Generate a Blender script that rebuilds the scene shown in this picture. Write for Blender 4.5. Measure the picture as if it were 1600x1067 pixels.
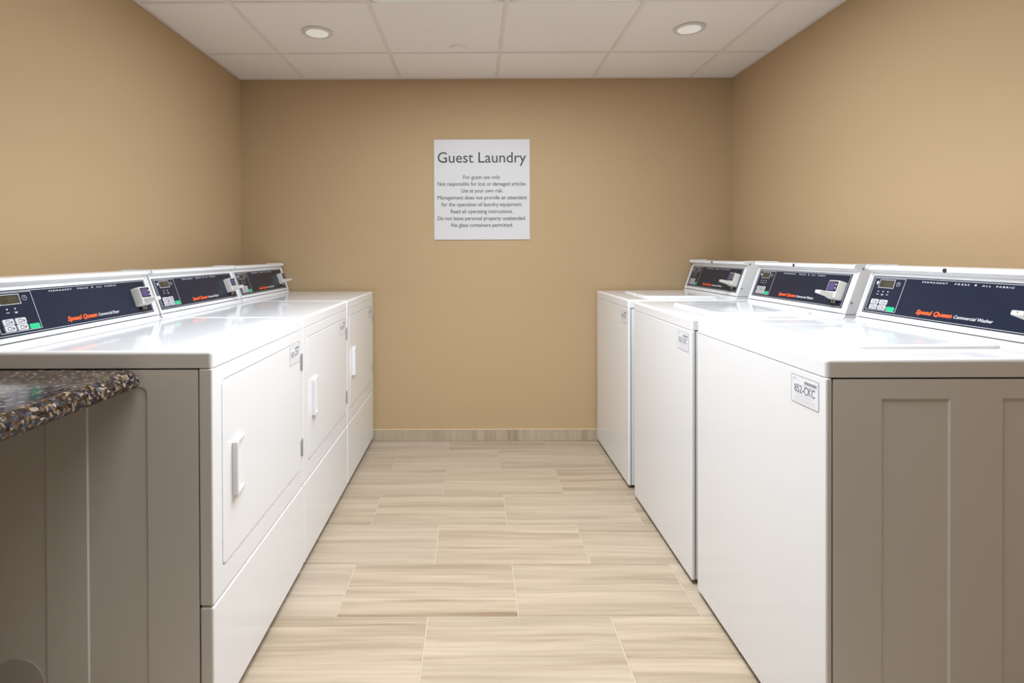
import bpy, bmesh, math, random
from mathutils import Matrix, Vector
random.seed(4)
S = bpy.context.scene
COL = S.collection
for o in list(bpy.data.objects): bpy.data.objects.remove(o)

# ------------------------------------------------------------------ camera
F_PX, CX, CY = 846.65, 737.33, 401.51
YAW, PITCH, ROLL, CAM_H = -0.0032, 0.0061, -0.0035, 1.1389
cam_d = bpy.data.cameras.new('camera')
cam_d.sensor_width = 36; cam_d.lens = F_PX / 1600 * 36
cam_d.shift_x = (800 - CX) / 1600; cam_d.shift_y = (CY - 533.5) / 1600
cam_d.clip_start = .02
cam = bpy.data.objects.new('camera', cam_d); COL.objects.link(cam)
fw = Vector((math.sin(YAW) * math.cos(PITCH), math.cos(YAW) * math.cos(PITCH), -math.sin(PITCH)))
rt = Vector((math.cos(YAW), -math.sin(YAW), 0)); dn = fw.cross(rt)
rt2 = rt * math.cos(ROLL) - dn * math.sin(ROLL); dn2 = rt * math.sin(ROLL) + dn * math.cos(ROLL)
M = Matrix((rt2, -dn2, -fw)).transposed().to_4x4(); M.translation = (0, 0, CAM_H)
cam.matrix_world = M
S.camera = cam

# ------------------------------------------------------------------ room numbers
XL, XR, YB, YF, HC = -1.4138, 1.5728, 3.2944, -.35, 2.1995
GX = [-1.0255 + .5838 * k for k in range(0, 5)]           # ceiling grid lines
GY = [2.876 - .5862 * k for k in range(0, 9)]

# ------------------------------------------------------------------ light and exposure
w = bpy.data.worlds.new('world'); S.world = w; w.use_nodes = True
w.node_tree.nodes['Background'].inputs[0].default_value = (.9, .85, .8, 1)
w.node_tree.nodes['Background'].inputs[1].default_value = .03
S.view_settings.view_transform = 'Standard'; S.view_settings.look = 'None'
S.view_settings.gamma = 1; S.view_settings.use_curve_mapping = False
S.view_settings.exposure = 0.14

def area_light(name, x, y, z, sx, sy, power, col=(1, .97, .93), spread=180, shape='RECTANGLE'):
    l = bpy.data.lights.new(name, 'AREA'); l.shape = shape; l.size = sx
    if shape in ('RECTANGLE', 'ELLIPSE'): l.size_y = sy
    l.energy = power; l.color = col; l.spread = math.radians(spread)
    o = bpy.data.objects.new(name, l); COL.objects.link(o); o.location = (x, y, z)
    return o
FILL_PANELS = [((GX[1] + GX[2]) / 2, (GY[4] + GY[3]) / 2), ((GX[2] + GX[3]) / 2, (GY[4] + GY[3]) / 2)]  # light panels added out of view to carry the main light
FILL_PANELS += [(x, y + .5862 * k_) for k_ in (1, 2) for x, y in FILL_PANELS]
LIGHT_COL = (.80, .90, 1)
for (tx, ty), pw, sp_, lc in zip(FILL_PANELS, (4.2, 4.2, 8, 8, 15.5, 15.5), (126, 126, 132, 132, 180, 180), [(1, .93, .86)] * 2 + [LIGHT_COL] * 4):
    area_light('fill_lamp', tx, ty, HC - .012, .50, .50, pw, lc, sp_)  # added area lights that brighten aisle, fronts and near sides
DOWNLIGHTS = [(-.7455, 2.60), (1.0244, 2.575)]
for x, y in DOWNLIGHTS:
    area_light('downlight_lamp', x, y, HC - .0045, .09, .09, .02, spread=140, shape='DISK')

# ------------------------------------------------------------------ materials
def mat(name, col, rough=.5, metal=0, spec=.5, coat=0, emit=None, es=0):
    m = bpy.data.materials.new(name); m.use_nodes = True
    b = m.node_tree.nodes['Principled BSDF']
    b.inputs['Base Color'].default_value = (*col, 1); b.inputs['Roughness'].default_value = rough
    b.inputs['Metallic'].default_value = metal; b.inputs['Specular IOR Level'].default_value = spec
    b.inputs['Coat Weight'].default_value = coat; b.inputs['Coat Roughness'].default_value = .05
    if emit: b.inputs['Emission Color'].default_value = (*emit, 1); b.inputs['Emission Strength'].default_value = es
    return m
def N(m, t, **kw):
    n = m.node_tree.nodes.new(t)
    for k, v in kw.items():
        if k in n.inputs.keys(): n.inputs[k].default_value = v
        else: setattr(n, k, v)
    return n
def L(m, a, b): m.node_tree.links.new(a, b)
def bs(m): return m.node_tree.nodes['Principled BSDF']
def add_bump(m, scale, strength, dist=.001, stretch=(1, 1, 1), detail=4):
    tc = N(m, 'ShaderNodeTexCoord'); mp = N(m, 'ShaderNodeMapping'); mp.inputs['Scale'].default_value = stretch
    no = N(m, 'ShaderNodeTexNoise', Scale=scale, Detail=detail); bu = N(m, 'ShaderNodeBump', Strength=strength, Distance=dist)
    L(m, tc.outputs['Object'], mp.inputs['Vector']); L(m, mp.outputs[0], no.inputs['Vector'])
    L(m, no.outputs['Fac'], bu.inputs['Height']); L(m, bu.outputs[0], bs(m).inputs['Normal'])
    return no

m_wall = mat('tan_wall_paint', (.515, .362, .206), .75, spec=.25)
add_bump(m_wall, 120, .15, .0006)
m_ceil = mat('ceiling_tile', (.88, .84, .80), .9, spec=.1); add_bump(m_ceil, 260, .3, .0008)
m_grid = mat('ceiling_tbar_white', (.80, .745, .71), .5, spec=.3)
m_enamel = mat('white_enamel', (.83, .83, .84), .07, spec=.5)
add_bump(m_enamel, 60, .03, .0003, detail=1)
m_side = mat('painted_side_steel', (.80, .795, .785), .38, spec=.4)
m_console = mat('white_console_plastic', (.83, .83, .835), .25)
m_gap = mat('shadow_gap_dark', (.03, .028, .025), .8)
m_panel = mat('navy_control_panel', (.011, .016, .034), .24, spec=.3)
m_line = mat('silver_print', (.62, .62, .65), .35)
m_white = mat('white_print', (.82, .82, .85), .5)
m_orange = mat('orange_print', (.90, .115, .02), .5)
m_lcd = mat('lcd_display', (.045, .042, .028), .12)
m_lcdc = mat('lcd_lit_glass', (.06, .055, .034), .15)
m_btn = mat('grey_button', (.60, .58, .62), .35)
m_green = mat('green_button', (.02, .50, .22), .35)
m_dark = mat('black_print', (.03, .028, .03), .5)
m_glyph = mat('dark_button_symbol', (.02, .02, .03), .5)
m_reader = mat('card_reader_beige', (.66, .64, .59), .4)
m_readerb = mat('card_reader_bezel', (.02, .018, .03), .25)
m_purple = mat('purple_screen', (.085, .062, .18), .2)
m_metal = mat('brushed_steel', (.45, .43, .42), .35, metal=.9)
m_hinge = mat('grey_hinge_metal', (.40, .375, .36), .45, metal=.2)
m_vent = mat('grey_vent_plate', (.60, .58, .57), .5)
m_seamshade = mat('grey_door_seam_shade', (.16, .15, .15), .7)  # dark tone put in for the shade inside the door seam
m_rubber = mat('black_rubber', (.012, .012, .012), .5)
m_label = mat('white_label_film', (.80, .80, .83), .3)
m_lprint = mat('grey_label_print', (.22, .22, .26), .5)
m_lfaint = mat('pale_label_print', (.55, .54, .58), .5)
m_lblue = mat('pale_blue_seal_print', (.66, .68, .76), .5)
m_sign = mat('white_sign_board', (.70, .68, .675), .45, spec=.4)
m_signt = mat('charcoal_sign_letters', (.055, .05, .052), .5)
m_ring = mat('downlight_trim_white', (.72, .69, .65), .4)
m_lens = mat('downlight_lens', (.8, .8, .78), .4, emit=(1, .98, .94), es=.25)
m_fill = mat('fill_panel_glow', (.85, .85, .83), .4, emit=(1, .98, .95), es=1.0)  # glow of the added panels
m_steelb = mat('painted_bracket', (.2, .19, .18), .5)

# floor tile: travertine with streaks along X, tone differs tile by tile
def stone(name, base, dark, light, grey, axis):
    m = mat(name, base, .42, spec=.35)
    tc = N(m, 'ShaderNodeTexCoord'); at = N(m, 'ShaderNodeAttribute'); at.attribute_name = 'tile'
    sc = N(m, 'ShaderNodeVectorMath', operation='MULTIPLY'); sc.inputs[1].default_value = (7, 13, 5)
    ad = N(m, 'ShaderNodeVectorMath', operation='ADD')
    L(m, at.outputs['Color'], sc.inputs[0]); L(m, tc.outputs['Object'], ad.inputs[0]); L(m, sc.outputs[0], ad.inputs[1])
    # gentle wobble so the veins drift
    wn = N(m, 'ShaderNodeTexNoise', Scale=1.7, Detail=2); L(m, ad.outputs[0], wn.inputs['Vector'])
    ws = N(m, 'ShaderNodeVectorMath', operation='SCALE'); ws.inputs['Scale'].default_value = .04
    L(m, wn.outputs['Color'], ws.inputs[0]); a2 = N(m, 'ShaderNodeVectorMath', operation='ADD')
    L(m, ad.outputs[0], a2.inputs[0]); L(m, ws.outputs[0], a2.inputs[1])
    def layer(stretch, scale, det, c0, c1, p0, p1):
        mp = N(m, 'ShaderNodeMapping'); mp.inputs['Scale'].default_value = stretch
        no = N(m, 'ShaderNodeTexNoise', Scale=scale, Detail=det, Roughness=.6); L(m, a2.outputs[0], mp.inputs['Vector']); L(m, mp.outputs[0], no.inputs['Vector'])
        r = N(m, 'ShaderNodeValToRGB'); e = r.color_ramp.elements
        e[0].position = p0; e[0].color = c0; e[1].position = p1; e[1].color = c1; L(m, no.outputs['Fac'], r.inputs['Fac']); return r
    st = {'x': (.35, 7, 1), 'z': (9, 9, .4)}[axis]; st2 = {'x': (.7, 26, 1), 'z': (30, 30, .6)}[axis]
    l1 = layer(st, 2.4, 4, (*dark, 1), (*light, 1), .32, .62)
    l2 = layer(st2, 2.6, 5, (.80, .77, .74, 1), (1.06, 1.05, 1.04, 1), .30, .62)
    l3 = layer({'x': (.28, 9, 1), 'z': (12, 12, .3)}[axis], 3.1, 3, (.66, .58, .49, 1), (1, 1, 1, 1), .30, .41)
    mx = N(m, 'ShaderNodeMix', data_type='RGBA', blend_type='MULTIPLY'); mx.inputs[0].default_value = 1
    L(m, l1.outputs[0], mx.inputs[6]); L(m, l2.outputs[0], mx.inputs[7])
    mx2 = N(m, 'ShaderNodeMix', data_type='RGBA', blend_type='MULTIPLY'); mx2.inputs[0].default_value = .8
    L(m, mx.outputs[2], mx2.inputs[6]); L(m, l3.outputs[0], mx2.inputs[7])
    gm = N(m, 'ShaderNodeMix', data_type='RGBA'); gm.inputs[7].default_value = (*grey, 1)
    sp = N(m, 'ShaderNodeSeparateColor'); L(m, at.outputs['Color'], sp.inputs[0])
    k = N(m, 'ShaderNodeMath', operation='MULTIPLY'); k.inputs[1].default_value = .45; L(m, sp.outputs[0], k.inputs[0])
    L(m, k.outputs[0], gm.inputs[0]); L(m, mx2.outputs[2], gm.inputs[6]); L(m, gm.outputs[2], bs(m).inputs['Base Color'])
    return m
m_tile = stone('travertine_floor_tile', (.5, .4, .3), (.335, .258, .177), (.475, .38, .278), (.48, .405, .32), 'x')
m_basetile = stone('travertine_base_tile', (.4, .33, .24), (.40, .32, .215), (.54, .45, .325), (.47, .40, .30), 'z')
m_grout = mat('pale_grout', (.50, .42, .34), .85, spec=.1)
m_bead = mat('cream_edge_bead', (.66, .53, .37), .5)

# granite laminate
m_gran = mat('brown_granite', (.1, .08, .06), .13, spec=.55)
def granite(m):
    tc = N(m, 'ShaderNodeTexCoord'); b = bs(m)
    dn_ = N(m, 'ShaderNodeTexNoise', Scale=45, Detail=4); L(m, tc.outputs['Object'], dn_.inputs['Vector'])
    s = N(m, 'ShaderNodeVectorMath', operation='SCALE'); s.inputs['Scale'].default_value = .016; L(m, dn_.outputs['Color'], s.inputs[0])
    a = N(m, 'ShaderNodeVectorMath', operation='ADD'); L(m, tc.outputs['Object'], a.inputs[0]); L(m, s.outputs[0], a.inputs[1])
    v = N(m, 'ShaderNodeTexVoronoi', Scale=165); L(m, a.outputs[0], v.inputs['Vector'])
    sp = N(m, 'ShaderNodeSeparateColor'); L(m, v.outputs['Color'], sp.inputs[0])
    r = N(m, 'ShaderNodeValToRGB'); r.color_ramp.interpolation = 'CONSTANT'; L(m, sp.outputs[0], r.inputs['Fac'])
    cols = [(0, (.008, .007, .007)), (.22, (.055, .030, .014)), (.38, (.022, .028, .045)), (.52, (.13, .085, .045)), (.64, (.030, .018, .012)), (.76, (.075, .085, .11)), (.85, (.24, .165, .10)), (.94, (.36, .29, .23))]
    e = r.color_ramp.elements
    while len(e) < len(cols): e.new(.5)
    for i, (p_, c_) in enumerate(cols): e[i].position = p_; e[i].color = (*c_, 1)
    n2 = N(m, 'ShaderNodeTexNoise', Scale=160, Detail=6, Roughness=.7); L(m, tc.outputs['Object'], n2.inputs['Vector'])
    r2 = N(m, 'ShaderNodeValToRGB'); L(m, n2.outputs['Fac'], r2.inputs['Fac'])
    r2.color_ramp.elements[0].position = .35; r2.color_ramp.elements[0].color = (.35, .33, .33, 1)
    r2.color_ramp.elements[1].position = .68; r2.color_ramp.elements[1].color = (1.7, 1.6, 1.5, 1)
    mx = N(m, 'ShaderNodeMix', data_type='RGBA', blend_type='MULTIPLY'); mx.inputs[0].default_value = 1
    r2.color_ramp.elements[1].color = (1.3, 1.25, 1.2, 1)
    L(m, r.outputs[0], mx.inputs[6]); L(m, r2.outputs[0], mx.inputs[7]); L(m, mx.outputs[2], b.inputs['Base Color'])
granite(m_gran)

# ------------------------------------------------------------------ mesh helpers
I4 = Matrix.Identity(4)
def finish(name, bm, m, parent=None, smooth=True, angle=35):
    bmesh.ops.remove_doubles(bm, verts=bm.verts, dist=1e-6)
    bmesh.ops.recalc_face_normals(bm, faces=bm.faces)
    me = bpy.data.meshes.new(name); bm.to_mesh(me); bm.free()
    for x in (m if isinstance(m, (list, tuple)) else [m]): me.materials.append(x)
    if smooth:
        for p in me.polygons: p.use_smooth = True
        try: me.set_sharp_from_angle(angle=math.radians(max(angle, 40)))
        except Exception: pass
    o = bpy.data.objects.new(name, me); COL.objects.link(o)
    if parent: o.parent = parent
    if smooth:
        wn = o.modifiers.new('weighted', 'WEIGHTED_NORMAL'); wn.keep_sharp = True; wn.weight = 100
    return o
def box(bm, x0, x1, y0, y1, z0, z1, bev=0, seg=3, mtx=I4, mi=0):
    t = bmesh.new(); bmesh.ops.create_cube(t, size=1)
    bmesh.ops.transform(t, matrix=Matrix.Translation(((x0 + x1) / 2, (y0 + y1) / 2, (z0 + z1) / 2)) @ Matrix.Diagonal((x1 - x0, y1 - y0, z1 - z0, 1)), verts=t.verts)
    if bev: bmesh.ops.bevel(t, geom=t.edges[:], offset=bev, segments=seg, profile=.5, affect='EDGES')
    merge(bm, t, mtx, mi)
def merge(bm, t, mtx=I4, mi=0):
    bmesh.ops.transform(t, matrix=mtx, verts=t.verts)
    me = bpy.data.meshes.new('tmp'); t.to_mesh(me); t.free()
    n = len(bm.faces); bm.from_mesh(me); bpy.data.meshes.remove(me)
    bm.faces.ensure_lookup_table()
    for f in bm.faces[n:]: f.material_index = mi
def rrpts(x0, x1, y0, y1, r, seg=5):
    r = max(min(r, (x1 - x0) / 2 - 1e-5, (y1 - y0) / 2 - 1e-5), 1e-5); P = []
    for cx, cy, a0 in ((x1 - r, y0 + r, -90), (x1 - r, y1 - r, 0), (x0 + r, y1 - r, 90), (x0 + r, y0 + r, 180)):
        for i in range(seg + 1):
            a = math.radians(a0 + 90 * i / seg); P.append((cx + r * math.cos(a), cy + r * math.sin(a)))
    return P
def slab(bm, pts, n0, n1, mtx=I4, mi=0, cham=0):
    """extruded outline in the plane of mtx, from n0 to n1 along its normal"""
    t = bmesh.new()
    lo = [t.verts.new((x, y, n0)) for x, y in pts]
    top = n1 - cham
    hi = [t.verts.new((x, y, top)) for x, y in pts]; k = len(pts)
    for i in range(k): t.faces.new((lo[i], lo[(i + 1) % k], hi[(i + 1) % k], hi[i]))
    t.faces.new(lo[::-1])
    if cham:
        cx = (min(p[0] for p in pts) + max(p[0] for p in pts)) / 2; cy = (min(p[1] for p in pts) + max(p[1] for p in pts)) / 2
        hx = (max(p[0] for p in pts) - min(p[0] for p in pts)) / 2; hy = (max(p[1] for p in pts) - min(p[1] for p in pts)) / 2
        h2 = [t.verts.new((cx + (x - cx) * (hx - cham) / hx, cy + (y - cy) * (hy - cham) / hy, n1)) for x, y in pts]
        for i in range(k): t.faces.new((hi[i], hi[(i + 1) % k], h2[(i + 1) % k], h2[i]))
        t.faces.new(h2)
    else: t.faces.new(hi)
    merge(bm, t, mtx, mi)
def rr(bm, x0, x1, y0, y1, n0, n1, r, mtx=I4, mi=0, cham=0, seg=5): slab(bm, rrpts(x0, x1, y0, y1, r, seg), n0, n1, mtx, mi, cham)
def ring(bm, x0, x1, y0, y1, wd, n0, n1, r, mtx=I4, mi=0):
    A = rrpts(x0, x1, y0, y1, r); B = rrpts(x0 + wd, x1 - wd, y0 + wd, y1 - wd, max(r - wd, 1e-4)); k = len(A)
    t = bmesh.new(); V = [[t.verts.new((x, y, n)) for x, y in P] for P, n in ((A, n0), (A, n1), (B, n1), (B, n0))]
    for q in range(3):
        for i in range(k): t.faces.new((V[q][i], V[q][(i + 1) % k], V[q + 1][(i + 1) % k], V[q + 1][i]))
    merge(bm, t, mtx, mi)
def disc(bm, x, y, r, n0, n1, mtx=I4, mi=0, seg=24, cham=0):
    slab(bm, [(x + r * math.cos(2 * math.pi * i / seg), y + r * math.sin(2 * math.pi * i / seg)) for i in range(seg)], n0, n1, mtx, mi, cham)
def extrude_profile(bm, prof, x0, x1, mi=0):
    """closed (y,z) profile swept along x"""
    t = bmesh.new(); A = [t.verts.new((x0, y, z)) for y, z in prof]; B = [t.verts.new((x1, y, z)) for y, z in prof]; k = len(prof)
    for i in range(k): t.faces.new((A[i], A[(i + 1) % k], B[(i + 1) % k], B[i]))
    t.faces.new(A); t.faces.new(B[::-1]); merge(bm, t, I4, mi)
def pressed_sheet(bm, x0, x1, y0, y1, recs, depth, cham, mtx, back=.004, r_out=.001):
    """sheet with pressed-in rounded panels; recs = (x0,x1,y0,y1,r)"""
    t = bmesh.new(); edges = []; loops = []
    def loop(P, n):
        v = [t.verts.new((x, y, n)) for x, y in P]; e = [t.edges.new((v[i], v[(i + 1) % len(v)])) for i in range(len(v))]; return v, e
    ov, oe = loop(rrpts(x0, x1, y0, y1, r_out), 0); edges += oe
    for (a, b, c, d, r) in recs:
        v, e = loop(rrpts(a, b, c, d, r), 0); edges += e; loops.append((v, (a, b, c, d, r)))
    bmesh.ops.triangle_fill(t, use_beauty=True, use_dissolve=False, edges=edges)
    for v, (a, b, c, d, r) in loops:
        q = [t.verts.new((x, y, -depth)) for x, y in rrpts(a + cham, b - cham, c + cham, d - cham, max(r - cham, .001))]; k = len(v)
        for i in range(k): t.faces.new((v[i], v[(i + 1) % k], q[(i + 1) % k], q[i]))
        t.faces.new(q)
    bk = [t.verts.new((x, y, -back)) for x, y in rrpts(x0, x1, y0, y1, r_out)]; k = len(bk)
    for i in range(k): t.faces.new((ov[i], ov[(i + 1) % k], bk[(i + 1) % k], bk[i]))
    merge(bm, t, mtx)
def frame(o, X, Y):
    X = Vector(X).normalized(); Y = Vector(Y).normalized(); Z = X.cross(Y)
    m = Matrix((X, Y, Z)).transposed().to_4x4(); m.translation = o; return m

# lettering: outlines of the built-in font turned into thin solid letters
def text_into(bm, s, x, y, width, cap, mtx, n0=0, n1=.0003, bold=0, shear=0, align='L', mi=0, space=1):
    c = bpy.data.curves.new('t', 'FONT'); c.body = s; c.size = 1; c.shear = shear; c.resolution_u = 3; c.space_character = space; c.fill_mode = 'FRONT'
    o = bpy.data.objects.new('t', c); COL.objects.link(o)
    bpy.context.view_layer.update()
    me = bpy.data.meshes.new_from_object(o.evaluated_get(bpy.context.evaluated_depsgraph_get()))
    xs = [v.co.x for v in me.vertices]; x0, x1 = min(xs), max(xs)
    sy = cap / .682; sx = width / (x1 - x0) if width else sy
    wd = (x1 - x0) * sx; ox = x - {'L': 0, 'C': wd / 2, 'R': wd}[align]
    for q_, (ddx, ddy) in enumerate([(0, 0)] + ([(bold, 0), (-bold, 0), (0, bold), (0, -bold), (bold * .7, bold * .7), (-bold * .7, -bold * .7), (bold * .7, -bold * .7), (-bold * .7, bold * .7)] if bold > 0 else [])):
        t = bmesh.new(); t.from_mesh(me); lift = q_ * .00001
        bmesh.ops.transform(t, matrix=Matrix.Translation((ox - x0 * sx + ddx, y + ddy, n0)) @ Matrix.Diagonal((sx, sy, 1, 1)), verts=t.verts)
        g = bmesh.ops.extrude_face_region(t, geom=t.faces[:])
        bmesh.ops.translate(t, vec=(0, 0, n1 - n0 + lift), verts=[q for q in g['geom'] if isinstance(q, bmesh.types.BMVert)])
        merge(bm, t, mtx, mi)
    bpy.data.objects.remove(o); bpy.data.curves.remove(c); bpy.data.meshes.remove(me)

def tag(o, label, cat, group=None):
    o['label'] = label; o['category'] = cat
    if group: o['group'] = group
    return o
def empty(name, loc, rz=0):
    o = bpy.data.objects.new(name, None); COL.objects.link(o); o.location = loc; o.rotation_euler = (0, 0, rz)
    o.empty_display_size = .1; return o
def struct(name, bm, m, parent=None, **k):
    o = finish(name, bm, m, parent, **k)
    if not parent: o['kind'] = 'structure'
    return o

# ================================================================== THE ROOM
T = .12
def wall(name, x0, x1, y0, y1, z0=0, z1=HC + .15):
    bm = bmesh.new(); box(bm, x0, x1, y0, y1, z0, z1); return struct(name, bm, m_wall, smooth=False)
wall('wall_back', XL - T, XR + T, YB, YB + T)
wall('wall_left', XL - T, XL, YF, YB)
wall('wall_right', XR, XR + T, YF, YB)

# floor: large rectangular stone tiles in half bond over a grout bed
bm = bmesh.new(); box(bm, XL - T, XR + T, YF - T, YB + T, -.08, -.0015)
floor = struct('floor', bm, m_grout, smooth=False)
bm = bmesh.new(); cl = bm.loops.layers.float_color.new('tile')
g = .0017; PX, PY = .5745, .2895
for r in range(-1, 19):
    y1 = 3.142 + PY - r * PY; y0 = y1 - PY
    off = .137 if r % 2 == 1 else -.148
    k = -6
    while True:
        x0 = off + k * PX; x1 = x0 + PX; k += 1
        if x0 > XR: break
        a, b, c, d = max(x0 + g, XL), min(x1 - g, XR), max(y0 + g, YF), min(y1 - g, YB)
        if b - a < .004 or d - c < .004: continue
        bv = [(a, c, -.0015), (b, c, -.0015), (b, d, -.0015), (a, d, -.0015)]
        e = .0008
        tv = [(a + e, c + e, 0), (b - e, c + e, 0), (b - e, d - e, 0), (a + e, d - e, 0)]
        B = [bm.verts.new(q) for q in bv]; Tt = [bm.verts.new(q) for q in tv]
        fs = [bm.faces.new(Tt)] + [bm.faces.new((B[i], B[(i + 1) % 4], Tt[(i + 1) % 4], Tt[i])) for i in range(4)]
        rc = (random.random(), random.random(), random.random(), 1)
        for f in fs:
            for lp in f.loops: lp[cl] = rc
struct('floor_tiles', bm, m_tile, floor, smooth=False)

# tile baseboards with a pale bead on top
BBH = .0726
def baseboard(name, horiz, fixed, a0, a1, sgn, phase):
    bm = bmesh.new(); cl = bm.loops.layers.float_color.new('tile'); q = a0; edges = [a0]
    k = math.ceil((a0 - phase) / PY); 
    while phase + k * PY < a1: edges.append(phase + k * PY); k += 1
    edges.append(a1)
    for s0, s1 in zip(edges, edges[1:]):
        if s1 - s0 < .006: continue
        n = len(bm.faces); lo, hi = sorted((fixed, fixed + sgn * .009))
        if horiz: box(bm, s0 + .0015, s1 - .0015, lo, hi, .002, BBH - .004)
        else: box(bm, lo, hi, s0 + .0015, s1 - .0015, .002, BBH - .004)
        bm.faces.ensure_lookup_table(); rc = (random.random(), random.random(), random.random(), 1)
        for f in bm.faces[n:]:
            for lp in f.loops: lp[cl] = rc
    o = struct(name, bm, m_basetile, smooth=False)
    bm = bmesh.new(); lo, hi = sorted((fixed, fixed + sgn * .0075))
    if horiz: box(bm, a0, a1, lo, hi, 0, BBH - .005)
    else: box(bm, lo, hi, a0, a1, 0, BBH - .005)
    struct('grout_bed', bm, m_grout, o, smooth=False)
    bm = bmesh.new(); lo, hi = sorted((fixed, fixed + sgn * .0105))
    if horiz: box(bm, a0, a1, lo, hi, BBH - .0042, BBH, .0012, 2)
    else: box(bm, lo, hi, a0, a1, BBH - .0042, BBH, .0012, 2)
    struct('edge_bead', bm, m_bead, o)
    return o
baseboard('baseboard_back', True, YB, XL + .011, XR - .011, -1, -.018)
baseboard('baseboard_left', False, XL, YF, YB, 1, .1)
baseboard('baseboard_right', False, XR, YF, YB, -1, .1)

# suspended ceiling: lay-in tiles on a T-bar grid
bm = bmesh.new()
xs = [XL] + GX + [XR]; ys = sorted([YF] + [y for y in GY if y > YF + .05] + [YB])
box(bm, XL - T, XR + T, YF - T, YB + T, HC + .15, HC + .2)
for i in range(len(xs) - 1):
    for j in range(len(ys) - 1):
        c = ((xs[i] + xs[i + 1]) / 2, (ys[j] + ys[j + 1]) / 2)
        rz = random.uniform(-.0016, .0016)
        mt = Matrix.Translation((c[0], c[1], HC + .0032)) @ Matrix.Rotation(rz, 4, 'X') @ Matrix.Rotation(random.uniform(-.0016, .0016), 4, 'Y')
        hx = (xs[i + 1] - xs[i]) / 2 - .003; hy = (ys[j + 1] - ys[j]) / 2 - .003
        box(bm, -hx, hx, -hy, hy, 0, .012, mtx=mt)
ceil = struct('ceiling', bm, m_ceil, smooth=False)
bm = bmesh.new()
for x in GX: box(bm, x - .009, x + .009, YF, YB, HC, HC + .003, .0008, 1)
for y in ys[1:-1]: box(bm, XL, XR, y - .009, y + .009, HC + .0004, HC + .003)
for x0, x1 in ((XL, XL + .014), (XR - .014, XR)): box(bm, x0, x1, YF, YB, HC, HC + .003)
box(bm, XL, XR, YB - .014, YB, HC - .0002, HC + .003)
struct('ceiling_grid', bm, m_grid, ceil)

# ================================================================== CEILING FITTINGS
def lathe(bm, prof, seg=40, mtx=I4):
    t = bmesh.new(); R = [[t.verts.new((r * math.cos(2 * math.pi * i / seg), r * math.sin(2 * math.pi * i / seg), z)) for i in range(seg)] for r, z in prof]
    for a, b in zip(R, R[1:]):
        for i in range(seg): t.faces.new((a[i], a[(i + 1) % seg], b[(i + 1) % seg], b[i]))
    merge(bm, t, mtx)
def downlight(x, y, label):
    r = empty('recessed_downlight', (x, y, HC))
    bm = bmesh.new(); lathe(bm, [(.053, .006), (.0525, -.002), (.056, -.006), (.066, -.005), (.072, -.0015), (.072, .001), (.06, .002), (.053, .006)])
    finish('trim_ring', bm, m_ring, r)
    bm = bmesh.new(); disc(bm, 0, 0, .0523, -.0035, .001, seg=40); finish('lens', bm, m_lens, r)
    return tag(r, label, 'ceiling light', 'recessed downlights in the ceiling')
downlight(*DOWNLIGHTS[0], 'round recessed ceiling downlight above the row of dryers')
downlight(*DOWNLIGHTS[1], 'round recessed ceiling downlight above the row of washers')
bm = bmesh.new(); lathe(bm, [(.0, -.004), (.034, -.004), (.036, -.001), (.038, -.001), (.043, -.0035), (.044, 0), (.044, .002)])
o = finish('sprinkler_cover', bm, m_ceil); o.location = (-.079, 2.805, HC + .002)
tag(o, 'small round flush sprinkler cover plate in the white ceiling tile above the sign', 'sprinkler')
def fill_panel(x, y, label):  # body for an added light outside the view
    r = empty('added_fill_panel', (x, y, HC))
    bm = bmesh.new(); ring(bm, -.279, .279, -.279, .279, .020, -.007, .003, .004); finish('frame', bm, m_ring, r)
    bm = bmesh.new(); box(bm, -.264, .264, -.264, .264, -.004, .002); finish('diffuser', bm, m_fill, r)
    tag(r, label, 'ceiling light', 'added light panels out of view over the aisle')
fill_panel(*FILL_PANELS[0], 'added out-of-view square light panel over the aisle, near the camera on the dryer side')
fill_panel(*FILL_PANELS[1], 'added out-of-view square light panel over the aisle, near the camera on the washer side')
fill_panel(*FILL_PANELS[2], 'added out-of-view square light panel between two others over the dryer side of the aisle')
fill_panel(*FILL_PANELS[3], 'added out-of-view square light panel between two others over the washer side of the aisle')
fill_panel(*FILL_PANELS[4], 'added out-of-view square light panel farthest from the camera over the dryer side of the aisle')
fill_panel(*FILL_PANELS[5], 'added out-of-view square light panel farthest from the camera over the washer side of the aisle')

# ================================================================== SIGN
SX0, SX1, SZ0, SZ1 = -.2388, .3421, 1.2235, 1.8315
SM = frame(((SX0 + SX1) / 2, YB, (SZ0 + SZ1) / 2), (1, 0, 0), (0, 0, 1))
sign = empty('wall_sign', ((SX0 + SX1) / 2, YB, (SZ0 + SZ1) / 2))
SL = Matrix.Translation(-sign.location) @ SM
hw, hh = (SX1 - SX0) / 2, (SZ1 - SZ0) / 2
bm = bmesh.new(); rr(bm, -hw, hw, -hh, hh, 0, .006, .001, SL, cham=.001); finish('board', bm, m_sign, sign)
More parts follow.
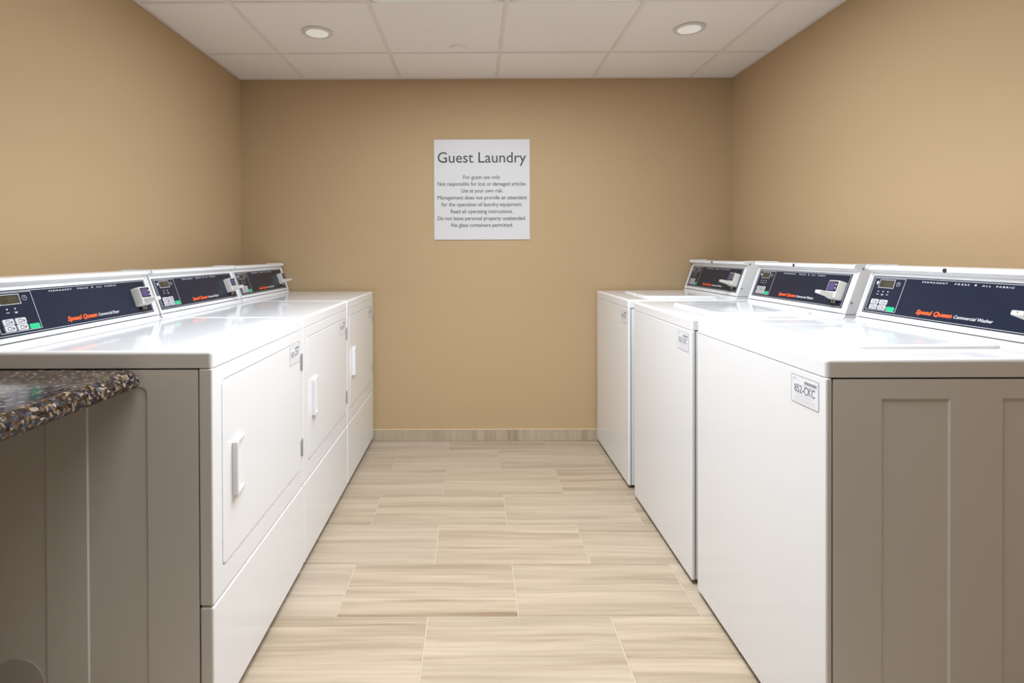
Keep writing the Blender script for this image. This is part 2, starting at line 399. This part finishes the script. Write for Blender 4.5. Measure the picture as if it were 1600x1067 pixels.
# positions read off in board fractions (x from left, y of the baseline from the top)
def sx(px): return ((px - 103) / (942 - 103) - .5) * 2 * hw
def sy(py): return (.5 - (py - 101) / (980 - 101)) * 2 * hh
bm = bmesh.new(); text_into(bm, 'Guest Laundry', (sx(136) + sx(909)) / 2, sy(304), sx(909) - sx(136), .0625, SL, .006, .0066, align='C', bold=.0005)
finish('title_lettering', bm, m_signt, sign, smooth=False)
for s, a, b, y in (('For guest use only.', 360, 688, 447), ('Not responsible for lost or damaged articles.', 135, 912, 506), ('Use at your own risk.', 342, 706, 566),
                   ('Management does not provide an attendant', 135, 915, 626), ('for the operation of laundry equipment.', 168, 874, 686), ('Read all operating instructions.', 250, 794, 747),
                   ('Do not leave personal property unattended.', 135, 908, 808), ('No glass containers permitted.', 254, 794, 867)):
    bm = bmesh.new(); text_into(bm, s, (sx(a) + sx(b)) / 2, sy(y), sx(b) - sx(a), .0225, SL, .006, .0066, align='C', bold=.0002)
    finish('rule_lettering', bm, m_signt, sign, smooth=False)
tag(sign, 'square white wall sign reading Guest Laundry with house rules, on the back wall', 'sign')

# ================================================================== MACHINES
DEP = .711; ZT = .914; ZL = .8742
def top_box(bm, W, O):
    t = bmesh.new(); bmesh.ops.create_cube(t, size=1)
    bmesh.ops.transform(t, matrix=Matrix.Translation((W / 2, DEP / 2, (ZL + ZT) / 2)) @ Matrix.Diagonal((W, DEP, ZT - ZL, 1)), verts=t.verts)
    up = [e for e in t.edges if max(v.co.z for v in e.verts) > ZT - 1e-4]
    bmesh.ops.bevel(t, geom=up, offset=.0095, segments=5, profile=.5, affect='EDGES'); merge(bm, t, O)
def machine_common(r, W, zb, wrap, recs):
    """parts shared by the two kinds; local a = x + W/2, b = y + DEP/2"""
    O = Matrix.Translation((-W / 2, -DEP / 2, 0))
    bm = bmesh.new(); box(bm, .005, W - .005, wrap + .002, DEP - .004, zb + .012, ZL - .004, mtx=O)
    finish('cabinet_core', bm, m_gap, r, smooth=False)
    for side in (0, 1):
        bm = bmesh.new()
        # plane: u = b, v = z
        if side == 0: P = frame((0, 0, 0), (0, -1, 0), (0, 0, 1)); f = lambda b0, b1: (-b1, -b0)
        else: P = frame((W, 0, 0), (0, 1, 0), (0, 0, 1)); f = lambda b0, b1: (b0, b1)
        rc = [(*f(b0, b1), z0, z1, rad) for b0, b1, z0, z1, rad in recs]
        pressed_sheet(bm, *f(wrap + .0022, DEP - .002), zb + .004, ZL - .004, rc, .0028, .0032, O @ P, back=.0052)
        finish('side_panel', bm, m_side, r, angle=25)
    bm = bmesh.new(); box(bm, .002, W - .002, DEP - .004, DEP, zb + .004, ZL - .002, mtx=O); finish('back_panel', bm, m_side, r)
    bm = bmesh.new(); top_box(bm, W, O); tp = finish('top_panel', bm, m_enamel, r, angle=60)
    for a in (.05, W - .05):
        for b in (.06, DEP - .06):
            bm = bmesh.new(); disc(bm, a, b, .018, 0, .008, O); disc(bm, a, b, .007, .006, zb + .014, O); finish('foot', bm, m_rubber, r)
    return O, tp

def console(r, O, W, kind):
    if kind == 'W': b0, z0, b1, z1, top, wall_m = .5302, .928, .5802, 1.067, 1.0955, 0
    else: b0, z0, b1, z1, top, wall_m = .512, .927, .557, 1.057, 1.0825, 0
    if kind == 'W': prof = [(b0, z0), (b1, z1), (b1 + .0015, z1 + .006), (b1 - .002, z1 + .011), (b1 - .014, z1 + .013), (b1 - .018, z1 + .016), (b1 - .0175, top - .005), (b1 - .013, top - .001), (b1 - .004, top)]
    else: prof = [(b0, z0), (b1, z1), (b1 + .0015, z1 + .005), (b1 - .002, z1 + .010), (b1 - .010, z1 + .012), (b1 - .013, z1 + .015), (b1 - .013, top - .005), (b1 - .010, top - .0015), (b1 - .003, top)]
    bb = b1 + .088
    prof += [(bb - .012, top), (bb - .003, top - .004), (bb, top - .014), (bb, z0)]
    pr = [(b - DEP / 2, z) for b, z in prof]
    bm = bmesh.new(); extrude_profile(bm, pr, .008 - W / 2, W - .008 - W / 2); c = finish('console', bm, m_console, r, angle=28)
    # molded end caps, a little proud of the housing
    cx = sum(b for b, z in pr) / len(pr); cz = sum(z for b, z in pr) / len(pr)
    big = [(b + (.0022 if b > cx else -.0022), z + (.0028 if z > cz else 0)) for b, z in pr]
    for a0, a1, sc in ((.003, .011, 0), (W - .011, W - .003, 1)):
        bm = bmesh.new(); extrude_profile(bm, big, a0 - W / 2, a1 - W / 2)
        bmesh.ops.bevel(bm, geom=[e for e in bm.edges if abs(e.verts[0].co.x - e.verts[1].co.x) < 1e-6], offset=.0012, segments=2, affect='EDGES')
        e = finish('end_cap', bm, m_console, c, angle=50)
    if kind == 'W':
        for b, z in ((b1 + .008, 1.083), (b0 + .018, .966)):
            bm = bmesh.new(); P = O @ frame((W - .003, b, z), (0, 1, 0), (0, 0, 1)); disc(bm, 0, 0, .0042, -.0005, .0012, P, cham=.0006)
            finish('screw', bm, m_metal, c)
        bm = bmesh.new(); P = O @ frame((.302, b1 - .0178, (z1 + .016 + top - .004) / 2), (1, 0, 0), (0, 0, 1)); disc(bm, 0, 0, .0062, -.002, .0025, P, cham=.001)
        finish('lock_plug', bm, m_rubber, c)
    # plinth between the top panel and the console
    bm = bmesh.new(); pl = [(b0 - .012, ZT - .002), (b0 - .006, ZT + .003), (b0 - .0015, z0 - .0034), (b0 + .002, z0 - .0030), (bb, z0 - .0030), (bb, ZT - .002)]
    extrude_profile(bm, [(b - DEP / 2, z) for b, z in pl], .004 - W / 2, W - .004 - W / 2); finish('console_base', bm, m_enamel, r)
    bm = bmesh.new(); box(bm, .006, W - .006, b0 + .0022, bb - .002, z0 - .0032, z0 + .0002, mtx=O); finish('console_seam_shade', bm, m_gap, r, smooth=False)  # dark strip painted in so the seam under the console reads as shade
    F = O @ frame((0, b0, z0), (1, 0, 0), (0, b1 - b0, z1 - z0))
    # ---- control panel
    pa0 = .018; pa1 = .627 if kind == 'W' else .646
    pt0, pt1 = (.0165, .1425) if kind == 'W' else (.0125, .1315)
    bm = bmesh.new(); rr(bm, pa0, pa1, pt0, pt1, 0, .0016, .002, F, cham=.0004); p = finish('control_panel', bm, m_panel, r)
    n = .0016; s = (pt1 - pt0) / .126
    tt = lambda t: pt0 + (t - .0165) * s                      # washer panel heights scaled to this panel
    bm = bmesh.new(); ring(bm, pa0 + .0045, pa1 - .0045, pt0 + .0035, pt1 - .0035, .0012, n - .0003, n + .0003, .002, F)
    ring(bm, .030, .1545, tt(.0275), tt(.1355), .0011, n - .0003, n + .0004, .001, F)
    ring(bm, .053, .1155, tt(.1025), tt(.1305), .0013, n - .0003, n + .0009, .001, F)
    ring(bm, .1235, .1375, tt(.1105), tt(.1105) + .014, .0007, n - .0003, n + .0004, .007, F)
    box(bm, .130, .131, tt(.117), tt(.117) + .005, n, n + .0004, mtx=F); box(bm, .130, .1335, tt(.117), tt(.117) + .001, n, n + .0004, mtx=F)
    finish('printed_lines', bm, m_line, p)
    bm = bmesh.new(); rr(bm, .0543, .1142, tt(.1038), tt(.1292), n - .001, n + .0005, .001, F)
    rr(bm, .078, .106, tt(.1075), tt(.1255), n, n + .0007, .001, F, mi=1); finish('display', bm, [m_lcd, m_lcdc], p)
    # small printed symbols
    bm = bmesh.new()
    text_into(bm, 'PERMANENT', .215, tt(.128), .085, .0042, F, n, n + .0003, shear=.15, space=1.5)
    finish('slogan_lettering', bm, m_white, p, smooth=False); bm = bmesh.new()
    text_into(bm, 'PRESS', .322, tt(.128), .044, .0042, F, n, n + .0003, shear=.15, space=1.5)
    finish('slogan_lettering', bm, m_white, p, smooth=False); bm = bmesh.new()
    text_into(bm, 'ALL', .402, tt(.128), .024, .0042, F, n, n + .0003, shear=.15, space=1.5)
    finish('slogan_lettering', bm, m_white, p, smooth=False); bm = bmesh.new()
    text_into(bm, 'FABRIC', .440, tt(.128), .054 if kind == 'D' else .046, .0042, F, n, n + .0003, shear=.15, space=1.5)
    finish('slogan_lettering', bm, m_white, p, smooth=False)
    P5 = []; bm = bmesh.new()
    for i in range(10):
        rad = .0036 if i % 2 == 0 else .0015; a = math.pi / 2 + i * math.pi / 5; P5.append((.384 + rad * math.cos(a), tt(.128) + .0025 + rad * math.sin(a)))
    slab(bm, P5, n, n + .0003, F)
    finish('star_mark', bm, m_white, p, smooth=False)
    nl = (.060, .080, .100) if kind == 'W' else (.068, .092)
    for x in nl:
        bm = bmesh.new(); disc(bm, x, tt(.0905), .0019, n, n + .0005, F, seg=12); finish('indicator_light', bm, m_white, p)
        bm = bmesh.new(); box(bm, x - .0045, x + .0045, tt(.0805), tt(.0805) + .0012, n, n + .0003, mtx=F)
        if x == nl[1]: box(bm, x - .0035, x + .0035, tt(.0780), tt(.0780) + .0010, n, n + .0003, mtx=F)
        finish('indicator_caption', bm, m_white, p, smooth=False)
    bm = bmesh.new(); slab(bm, [(.0405, tt(.119)), (.0445, tt(.112)), (.0485, tt(.119)), (.0475, tt(.124)), (.0415, tt(.124))], n, n + .0003, F)
    finish('coin_symbol', bm, m_white, p, smooth=False)
    x0, x1 = (.354, .464) if kind == 'W' else (.371, .466)
    bm = bmesh.new(); text_into(bm, 'Commercial Washer' if kind == 'W' else 'Commercial Dryer', x0, tt(.0345), x1 - x0, .0088, F, n, n + .0004, shear=.25)
    finish('model_lettering', bm, m_white, p, smooth=False)
    l0, l1 = (.231, .348) if kind == 'W' else (.247, .364)
    bm = bmesh.new(); text_into(bm, 'Speed Queen', l0, tt(.0340), l1 - l0, .0118, F, n, n + .0006, bold=.0008, shear=.28)
    finish('maker_lettering', bm, m_orange, p, smooth=False)
    for a, t in ((.060, .0560), (.0965, .0560), (.060, .0385), (.0965, .0385)):
        t_ = tt(t); bm = bmesh.new(); rr(bm, a - .0150, a + .0150, t_ - .0070, t_ + .0070, n, n + .0012, .003, F, cham=.0006)
        btn = finish('button', bm, m_btn, p)
        bm = bmesh.new(); ring(bm, a - .0165, a + .0165, t_ - .0078, t_ + .0078, .0006, n, n + .0006, .0034, F, mi=0)
        ring(bm, a - .0085, a + .003, t_ - .0045, t_ + .0045, .0014, n + .0012, n + .0015, .002, F, mi=1)
        slab(bm, [(a + .0065, t_ - .005), (a + .0115, t_ - .0005), (a + .0065, t_ + .0035)], n + .0012, n + .0015, F, 1)
        finish('button_symbol', bm, [m_line, m_glyph], p)
    t_ = tt(.0360); bm = bmesh.new(); rr(bm, .1165, .1485, t_ - .0072, t_ + .0072, n, n + .0016, .004, F, cham=.0008); finish('start_button', bm, m_green, p)
    # ---- card reader bolted over the right of the panel
    ra0, ra1, rt0, rt1, rn = .557, .6165, tt(.043), tt(.110), .0285
    bm = bmesh.new()
    # body: rounded slab, the front face drawn in a little from the back
    k = 0; A = rrpts(ra0, ra1, rt0, rt1, .006); B = rrpts(ra0 + .001, ra1 - .001, rt0 + .003, rt1 - .001, .0055)
    t = bmesh.new(); C = rrpts(ra0 + .0026, ra1 - .0026, rt0 + .0046, rt1 - .0026, .0045)
    V = [[t.verts.new((x, y, nn)) for x, y in P] for P, nn in ((A, .0012), (A, .012), (B, rn - .002), (C, rn))]
    for q in range(3):
        for i in range(len(A)): t.faces.new((V[q][i], V[q][(i + 1) % len(A)], V[q + 1][(i + 1) % len(A)], V[q + 1][i]))
    t.faces.new(V[0][::-1]); t.faces.new(V[-1]); merge(bm, t, F)
    rd = finish('card_reader', bm, m_reader, r, angle=50)
    bm = bmesh.new(); rr(bm, ra0 + .005, ra1 - .005, rt0 + .0245, rt1 - .005, rn - .001, rn + .0008, .003, F); finish('bezel', bm, m_readerb, rd)
    bm = bmesh.new(); rr(bm, ra0 + .0085, ra1 - .0185, rt0 + .028, rt1 - .009, rn, rn + .0014, .001, F); finish('screen', bm, m_purple, rd)
    for t_ in (rt1 - .017, rt1 - .030):
        bm = bmesh.new(); disc(bm, ra1 - .0125, t_, .0030, rn, rn + .0022, F, seg=16, cham=.0006); finish('key', bm, m_btn, rd)
    # slot nose reaching out to the aisle
    bm = bmesh.new(); t = bmesh.new()
    ba = (ra0 + .004, ra1 - .008); 
    sec = [(rn - .001, rt0 + .004, rt0 + .0215, .002), (rn + .008, rt0 + .0035, rt0 + .0200, .003), (rn + .041, rt0 + .0030, rt0 + .0152, .008), (rn + .0430, rt0 + .0045, rt0 + .0138, .0095)]
    if kind == 'D': sec = [(rn + (nn - rn) * (.86 if nn > rn + .01 else 1), y0, y1, ins) for nn, y0, y1, ins in sec]
    V = []
    for nn, y0, y1, ins in sec: V.append([t.verts.new((x, y, nn)) for x, y in rrpts(ba[0] + ins, ba[1] - ins, y0, y1, .0022, 3)])
    for q in range(3):
        m_ = len(V[0])
        for i in range(m_): t.faces.new((V[q][i], V[q][(i + 1) % m_], V[q + 1][(i + 1) % m_], V[q + 1][i]))
    t.faces.new(V[0][::-1]); t.faces.new(V[-1]); merge(bm, t, F)
    finish('slot_nose', bm, m_reader, rd, angle=40)
    bm = bmesh.new(); box(bm, (ba[0] + ba[1]) / 2 - .0008, (ba[0] + ba[1]) / 2 + .0008, rt0 + .0120, rt0 + .0205, rn + .004, rn + .009, mtx=F)
    box(bm, (ba[0] + ba[1]) / 2 - .0008, (ba[0] + ba[1]) / 2 + .0008, rt0 + .0075, rt0 + .0125, rn + .030, rn + (.0434 if kind == 'W' else .0376), mtx=F)
    finish('card_slot', bm, m_rubber, rd)
    bm = bmesh.new()
    for q in (0, .012): rr(bm, ra0 + .022 + q, ra0 + .0275 + q, rt0 - .0125, rt0 + .003, .006, .0115, .0025, F, cham=.001)
    finish('mounting_stud', bm, m_metal, rd)
    return c

def rating_label(r, O, a0, a1, z0, z1, nb, code):
    F = O @ frame((0, 0, 0), (1, 0, 0), (0, 0, 1))           # normal points out of the front
    w_, h_ = a1 - a0, z1 - z0
    bm = bmesh.new(); rr(bm, a0, a1, z0, z1, nb - .0004, nb + .0006, .003, F); lb = finish('label_sticker', bm, m_label, r)
    n = nb + .0006; X = lambda f: a0 + f * w_; Z = lambda f: z1 - f * h_
    bm = bmesh.new(); text_into(bm, code, X(.13), Z(.60), .74 * w_, .27 * h_, F, n, n + .0003, bold=.0003)
    ring(bm, a0, a1, z0, z1, .0008, n - .0008, n + .0002, .003, F)
    x = X(.50)
    while x < X(.93):                                        # the bar code line
        wd = random.choice((.0006, .001, .0016)); box(bm, x, x + wd, Z(.245), Z(.14), n, n + .0002, mtx=F); x += wd + random.choice((.0006, .0009))
    finish('label_print', bm, m_lprint, lb, smooth=False)
    bm = bmesh.new()
    for f0, f1, y in ((.15, .85, .66), (.18, .80, .72), (.15, .9, .80), (.1, .86, .86), (.14, .9, .91)):
        x = X(f0)
        while x < X(f1):
            wd = random.uniform(.002, .006); box(bm, x, min(x + wd, X(f1)), Z(y), Z(y) + .0009, n, n + .0002, mtx=F); x += wd + .0012
    finish('fine_print', bm, m_lfaint, lb, smooth=False)
    bm = bmesh.new(); box(bm, X(.38), X(.92), Z(.31), Z(.31) + .0009, n, n + .0002, mtx=F); finish('caption_print', bm, m_lfaint, lb, smooth=False)
    bm = bmesh.new(); c = (X(.17), Z(.27)); rad = .12 * w_
    ring(bm, c[0] - rad, c[0] + rad, c[1] - rad, c[1] + rad, .0011, n, n + .0002, rad, F); box(bm, X(.11), X(.18), Z(.16), Z(.11), n, n + .0002, mtx=F, mi=1)
    finish('seal_mark', bm, [m_lblue, m_lfaint], lb)

# ---------------- washer
WW = .663; WZB = .0144
def build_washer():
    r = empty('washing_machine', (0, 0, 0))
    O, tp = machine_common(r, WW, WZB, .0135, [(.117, .262, .12, .83, .004), (.372, .517, .12, .83, .004), (.605, .68, .12, .83, .004)])
    bm = bmesh.new(); box(bm, 0, WW, 0, .0135, WZB, ZL - .0012, .0045, 4, O); finish('front_panel', bm, m_enamel, r, angle=60)
    # raised lid pressed up out of the top, with a finger scoop at its front edge
    t = bmesh.new(); bm = bmesh.new()
    la0, la1, lb0, lb1 = .135, .550, .122, .500
    P = O @ frame((0, 0, ZT), (1, 0, 0), (0, 1, 0))
    rings_ = []
    for ins, zz in ((0, -.003), (.001, .0045), (.004, .0078), (.010, .0090), (.026, .0084), (.060, .0072)):
        rings_.append([t.verts.new((x, y, zz)) for x, y in rrpts(la0 + ins, la1 - ins, lb0 + ins, lb1 - ins, .038 - min(ins, .03) * .9, 8)])
    for a, b in zip(rings_, rings_[1:]):
        for i in range(len(a)): t.faces.new((a[i], a[(i + 1) % len(a)], b[(i + 1) % len(b)], b[i]))
    t.faces.new(rings_[-1]); merge(bm, t, P)
    finish('lid', bm, m_enamel, r, angle=60)
    bm = bmesh.new(); rr(bm, .322, .363, .1165, .129, -.0005, .0040, .005, P, cham=.0015); finish('lid_finger_grip', bm, m_enamel, r)
    rating_label(r, O, .5375, .6385, .7935, .8575, 0, '852-CKC')
    console(r, O, WW, 'W')
    return r

# ---------------- dryer
DW = .668; DZB = .0285
def build_dryer():
    r = empty('tumble_dryer', (0, 0, 0))
    O, tp = machine_common(r, DW, DZB, .032, [(.152, .295, .06, .832, .018), (.390, .535, .06, .832, .018), (.61, .685, .06, .832, .018)])
    F = O @ frame((0, 0, 0), (1, 0, 0), (0, 0, 1))
    # upper front with a pressed opening for the door
    bm = bmesh.new(); z0, z1 = .3165, ZL - .0012
    t = bmesh.new(); bmesh.ops.create_cube(t, size=1)
    bmesh.ops.transform(t, matrix=Matrix.Translation((DW / 2, .016, (z0 + z1) / 2)) @ Matrix.Diagonal((DW, .032, z1 - z0, 1)), verts=t.verts)
    bmesh.ops.bevel(t, geom=t.edges[:], offset=.0045, segments=4, profile=.5, affect='EDGES')
    t.faces.ensure_lookup_table()
    ff = [f for f in t.faces if f.normal.y < -.99][0]; oe = list(ff.edges)
    bmesh.ops.delete(t, geom=[ff], context='FACES_ONLY')
    da0, da1, dz0, dz1 = .0465, .6385, .3805, .8355
    hole = [t.verts.new((x, 0, y)) for x, y in rrpts(da0, da1, dz0, dz1, .016)]; k = len(hole)
    he = [t.edges.new((hole[i], hole[(i + 1) % k])) for i in range(k)]
    bmesh.ops.triangle_fill(t, use_beauty=True, use_dissolve=False, edges=oe + he)
    inn = [t.verts.new((v.co.x, .0045, v.co.z)) for v in hole]
    for i in range(k): t.faces.new((hole[i], hole[(i + 1) % k], inn[(i + 1) % k], inn[i]))
    t.faces.new(inn); merge(bm, t, O)
    finish('front_panel', bm, m_enamel, r, angle=40)
    bm = bmesh.new(); box(bm, 0, DW, 0, .032, DZB, .3132, .0055, 4, O); finish('lower_panel', bm, m_enamel, r, angle=60)
    bm = bmesh.new(); rr(bm, da0 + .0005, da1 - .0005, dz0 + .0005, dz1 - .0005, -.0044, -.0036, .015, F); finish('door_seam_shade', bm, m_seamshade, r)  # dark backing added so the gap round the door looks shaded
    bm = bmesh.new(); gp = .0026
    rr(bm, da0 + gp, da1 - gp, dz0 + gp, dz1 - gp, -.0037, .0012, .014, F, cham=.0018); d = finish('door', bm, m_enamel, r, angle=50)
    # pull handle: deep lip on the left, tapering top and bottom walls
    n = .0012; h0, h1, v0, v1 = .0985, .1710, .531, .668
    bm = bmesh.new(); t = bmesh.new()
    A = [(h0, v0), (h0, v1), (h1, v1 - .003), (h1, v0 + .003)]
    box(bm, h0, h0 + .012, v0, v1, n - .001, n + .015, .0035, 3, F)
    for s_, vv in ((1, v0), (-1, v1)):
        t = bmesh.new(); w_ = .007 * s_
        q = [t.verts.new(c) for c in ((h0 + .004, vv, n), (h0 + .004, vv, n + .014), (h1, vv, n + .0035), (h1, vv, n), (h0 + .004, vv + w_, n), (h0 + .004, vv + w_, n + .014), (h1, vv + w_, n + .0035), (h1, vv + w_, n))]
        for f in ((0, 1, 2, 3), (7, 6, 5, 4), (0, 4, 5, 1), (1, 5, 6, 2), (2, 6, 7, 3), (3, 7, 4, 0)): t.faces.new([q[i] for i in f])
        bmesh.ops.bevel(t, geom=t.edges[:], offset=.0012, segments=2, affect='EDGES'); merge(bm, t, F)
    t = bmesh.new()                                              # scooped back of the cup
    cols = [(h0 + .010, .0008), (h0 + .022, .0012), (h0 + .040, .0026), (h1 - .012, .0042), (h1 - .003, .0048), (h1 + .001, .0030), (h1 + .003, .0004)]
    V = [[t.verts.new((x, yy, n + dd)) for x, dd in cols] for yy in (v0 + .003, v1 - .003)]
    for i in range(len(cols) - 1): t.faces.new((V[0][i], V[0][i + 1], V[1][i + 1], V[1][i]))
    e0 = [t.verts.new((cols[0][0], yy, n - .0005)) for yy in (v0 + .003, v1 - .003)]; e1 = [t.verts.new((cols[-1][0], yy, n - .0005)) for yy in (v0 + .003, v1 - .003)]
    t.faces.new([e0[0]] + V[0] + [e1[0]]); t.faces.new([e0[1]] + V[1] + [e1[1]]); t.faces.new((e0[0], V[0][0], V[1][0], e0[1])); t.faces.new((e1[0], V[0][-1], V[1][-1], e1[1])); t.faces.new((e0[0], e0[1], e1[1], e1[0]))
    merge(bm, t, F); finish('handle', bm, m_enamel, d, angle=30)
    for z in (.727, .4245):
        bm = bmesh.new(); box(bm, .6505, .6580, z, z + .0605, -.002, .0022, .0007, 2, F); box(bm, .6395, .6520, z + .004, z + .0565, -.002, .0008, mtx=F)
        tk = bmesh.new(); bmesh.ops.create_cone(tk, segments=16, radius1=.0030, radius2=.0030, depth=.0605, cap_ends=True)
        merge(bm, tk, F @ Matrix.Translation((.6545, z + .03025, .0022)) @ Matrix.Rotation(math.pi / 2, 4, 'X'))
        finish('hinge', bm, m_hinge, r)
    for x, z in ((da0 + .001, .70), (da0 + .001, .565), (da0 + .001, .44)):
        bm = bmesh.new(); disc(bm, x, z, .0016, -.002, .0006, F, seg=12); finish('rubber_stop', bm, m_hinge, r)
    rating_label(r, O, .5300, .6290, .7670, .8300, .0012, '852-CKF')
    # vent blanking plate low on each side
    for side in (0, 1):
        P = frame((0, 0, 0), (0, -1, 0), (0, 0, 1)) if side == 0 else frame((DW, 0, 0), (0, 1, 0), (0, 0, 1)); sg = -1 if side == 0 else 1
        bm = bmesh.new(); disc(bm, sg * .4625, .129, .0640, -.0040, -.0016, O @ P, seg=40, cham=.0008); finish('vent_plate', bm, m_vent, r)
    console(r, O, DW, 'D')
    return r

def kids(o): return [c for c in bpy.data.objects if c.parent == o]
def copy_tree(o, parent=None):
    c = o.copy(); COL.objects.link(c); c.parent = parent
    for ch in kids(o): copy_tree(ch, c)
    return c

XW, XD = .7448, -.6112
washer = build_washer()
wl = ['white top-load washer nearest the camera at the right, its grey-shaded side facing us',
      'white top-load washer in the middle of the right-hand row between two others',
      'white top-load washer farthest back on the right, next to the back wall']
wpos = [(0, 1.1465, 0), (0, 1.8555, 0), (0, 2.6150, -.001)]
for i, (dx, yn, dz) in enumerate(wpos):
    o = washer if i == 0 else copy_tree(washer)
    o.location = (XW + DEP / 2 + dx, yn + WW / 2, 0); o.rotation_euler = (0, 0, -math.pi / 2)
    tag(o, wl[i], 'washing machine', 'commercial washers along the right wall')
dryer = build_dryer()
dl = ['white front-load dryer nearest the camera on the left, beside the granite counter',
      'white front-load dryer in the middle of the left-hand row between two others',
      'white front-load dryer farthest back on the left beside the back wall']
for i, yn in enumerate((1.2600, 1.9345, 2.6095)):
    o = dryer if i == 0 else copy_tree(dryer)
    o.location = (XD - DEP / 2, yn + DW / 2, 0); o.rotation_euler = (0, 0, math.pi / 2)
    tag(o, dl[i], 'dryer', 'commercial dryers along the left wall')

# ================================================================== COUNTER
cr = empty('countertop_shelf', (XL + .002, .2, 0))
bm = bmesh.new(); t = bmesh.new()
cx0, cx1, cy0, cy1, cz0, cz1 = XL + .002, -.770, -.3, 1.2565, .8320, .8720
def outline(inset, r):
    P = [(cx0, cy1 - 0), (cx0, cy0)]
    P += [(cx1 - inset, cy0)]
    c = (cx1 - inset - r, cy1 - r)
    for i in range(9):
        a = math.radians(90 * i / 8); P.append((c[0] + r * math.cos(a), c[1] + r * math.sin(a)))
    return P
lev = [(.010, cz0), (.004, cz0 + .002), (.0008, cz0 + .007), (0, cz0 + .013), (.002, cz0 + .020), (.007, cz0 + .028), (.014, cz0 + .034), (.022, cz0 + .038), (.030, cz1)]
V = []
for ins, z in lev:
    V.append([t.verts.new((x - cr.location.x, y - cr.location.y, z)) for x, y in outline(ins, .018)])
for a, b in zip(V, V[1:]):
    for i in range(len(a)): t.faces.new((a[i], a[(i + 1) % len(a)], b[(i + 1) % len(b)], b[i]))
t.faces.new(V[0][::-1]); t.faces.new(V[-1]); merge(bm, t)
finish('countertop', bm, m_gran, cr, angle=40)
for y in (.05, .7):
    bm = bmesh.new(); box(bm, 0, .35, y - .02 - .2, y + .02 - .2, .826, .8320); box(bm, 0, .006, y - .22, y - .18, .55, .832)
    t = bmesh.new(); q = [t.verts.new((x, yy, z)) for yy in (y - .203, y - .197) for x, z in ((.003, .58), (.003, .828), (.32, .828))]
    for f in ((0, 1, 2), (5, 4, 3), (0, 3, 4, 1), (1, 4, 5, 2), (2, 5, 3, 0)): t.faces.new([q[i] for i in f])
    merge(bm, t); finish('bracket', bm, m_steelb, cr, smooth=False)
tag(cr, 'dark brown speckled granite countertop with rounded edge at the left, against the nearest dryer', 'countertop')
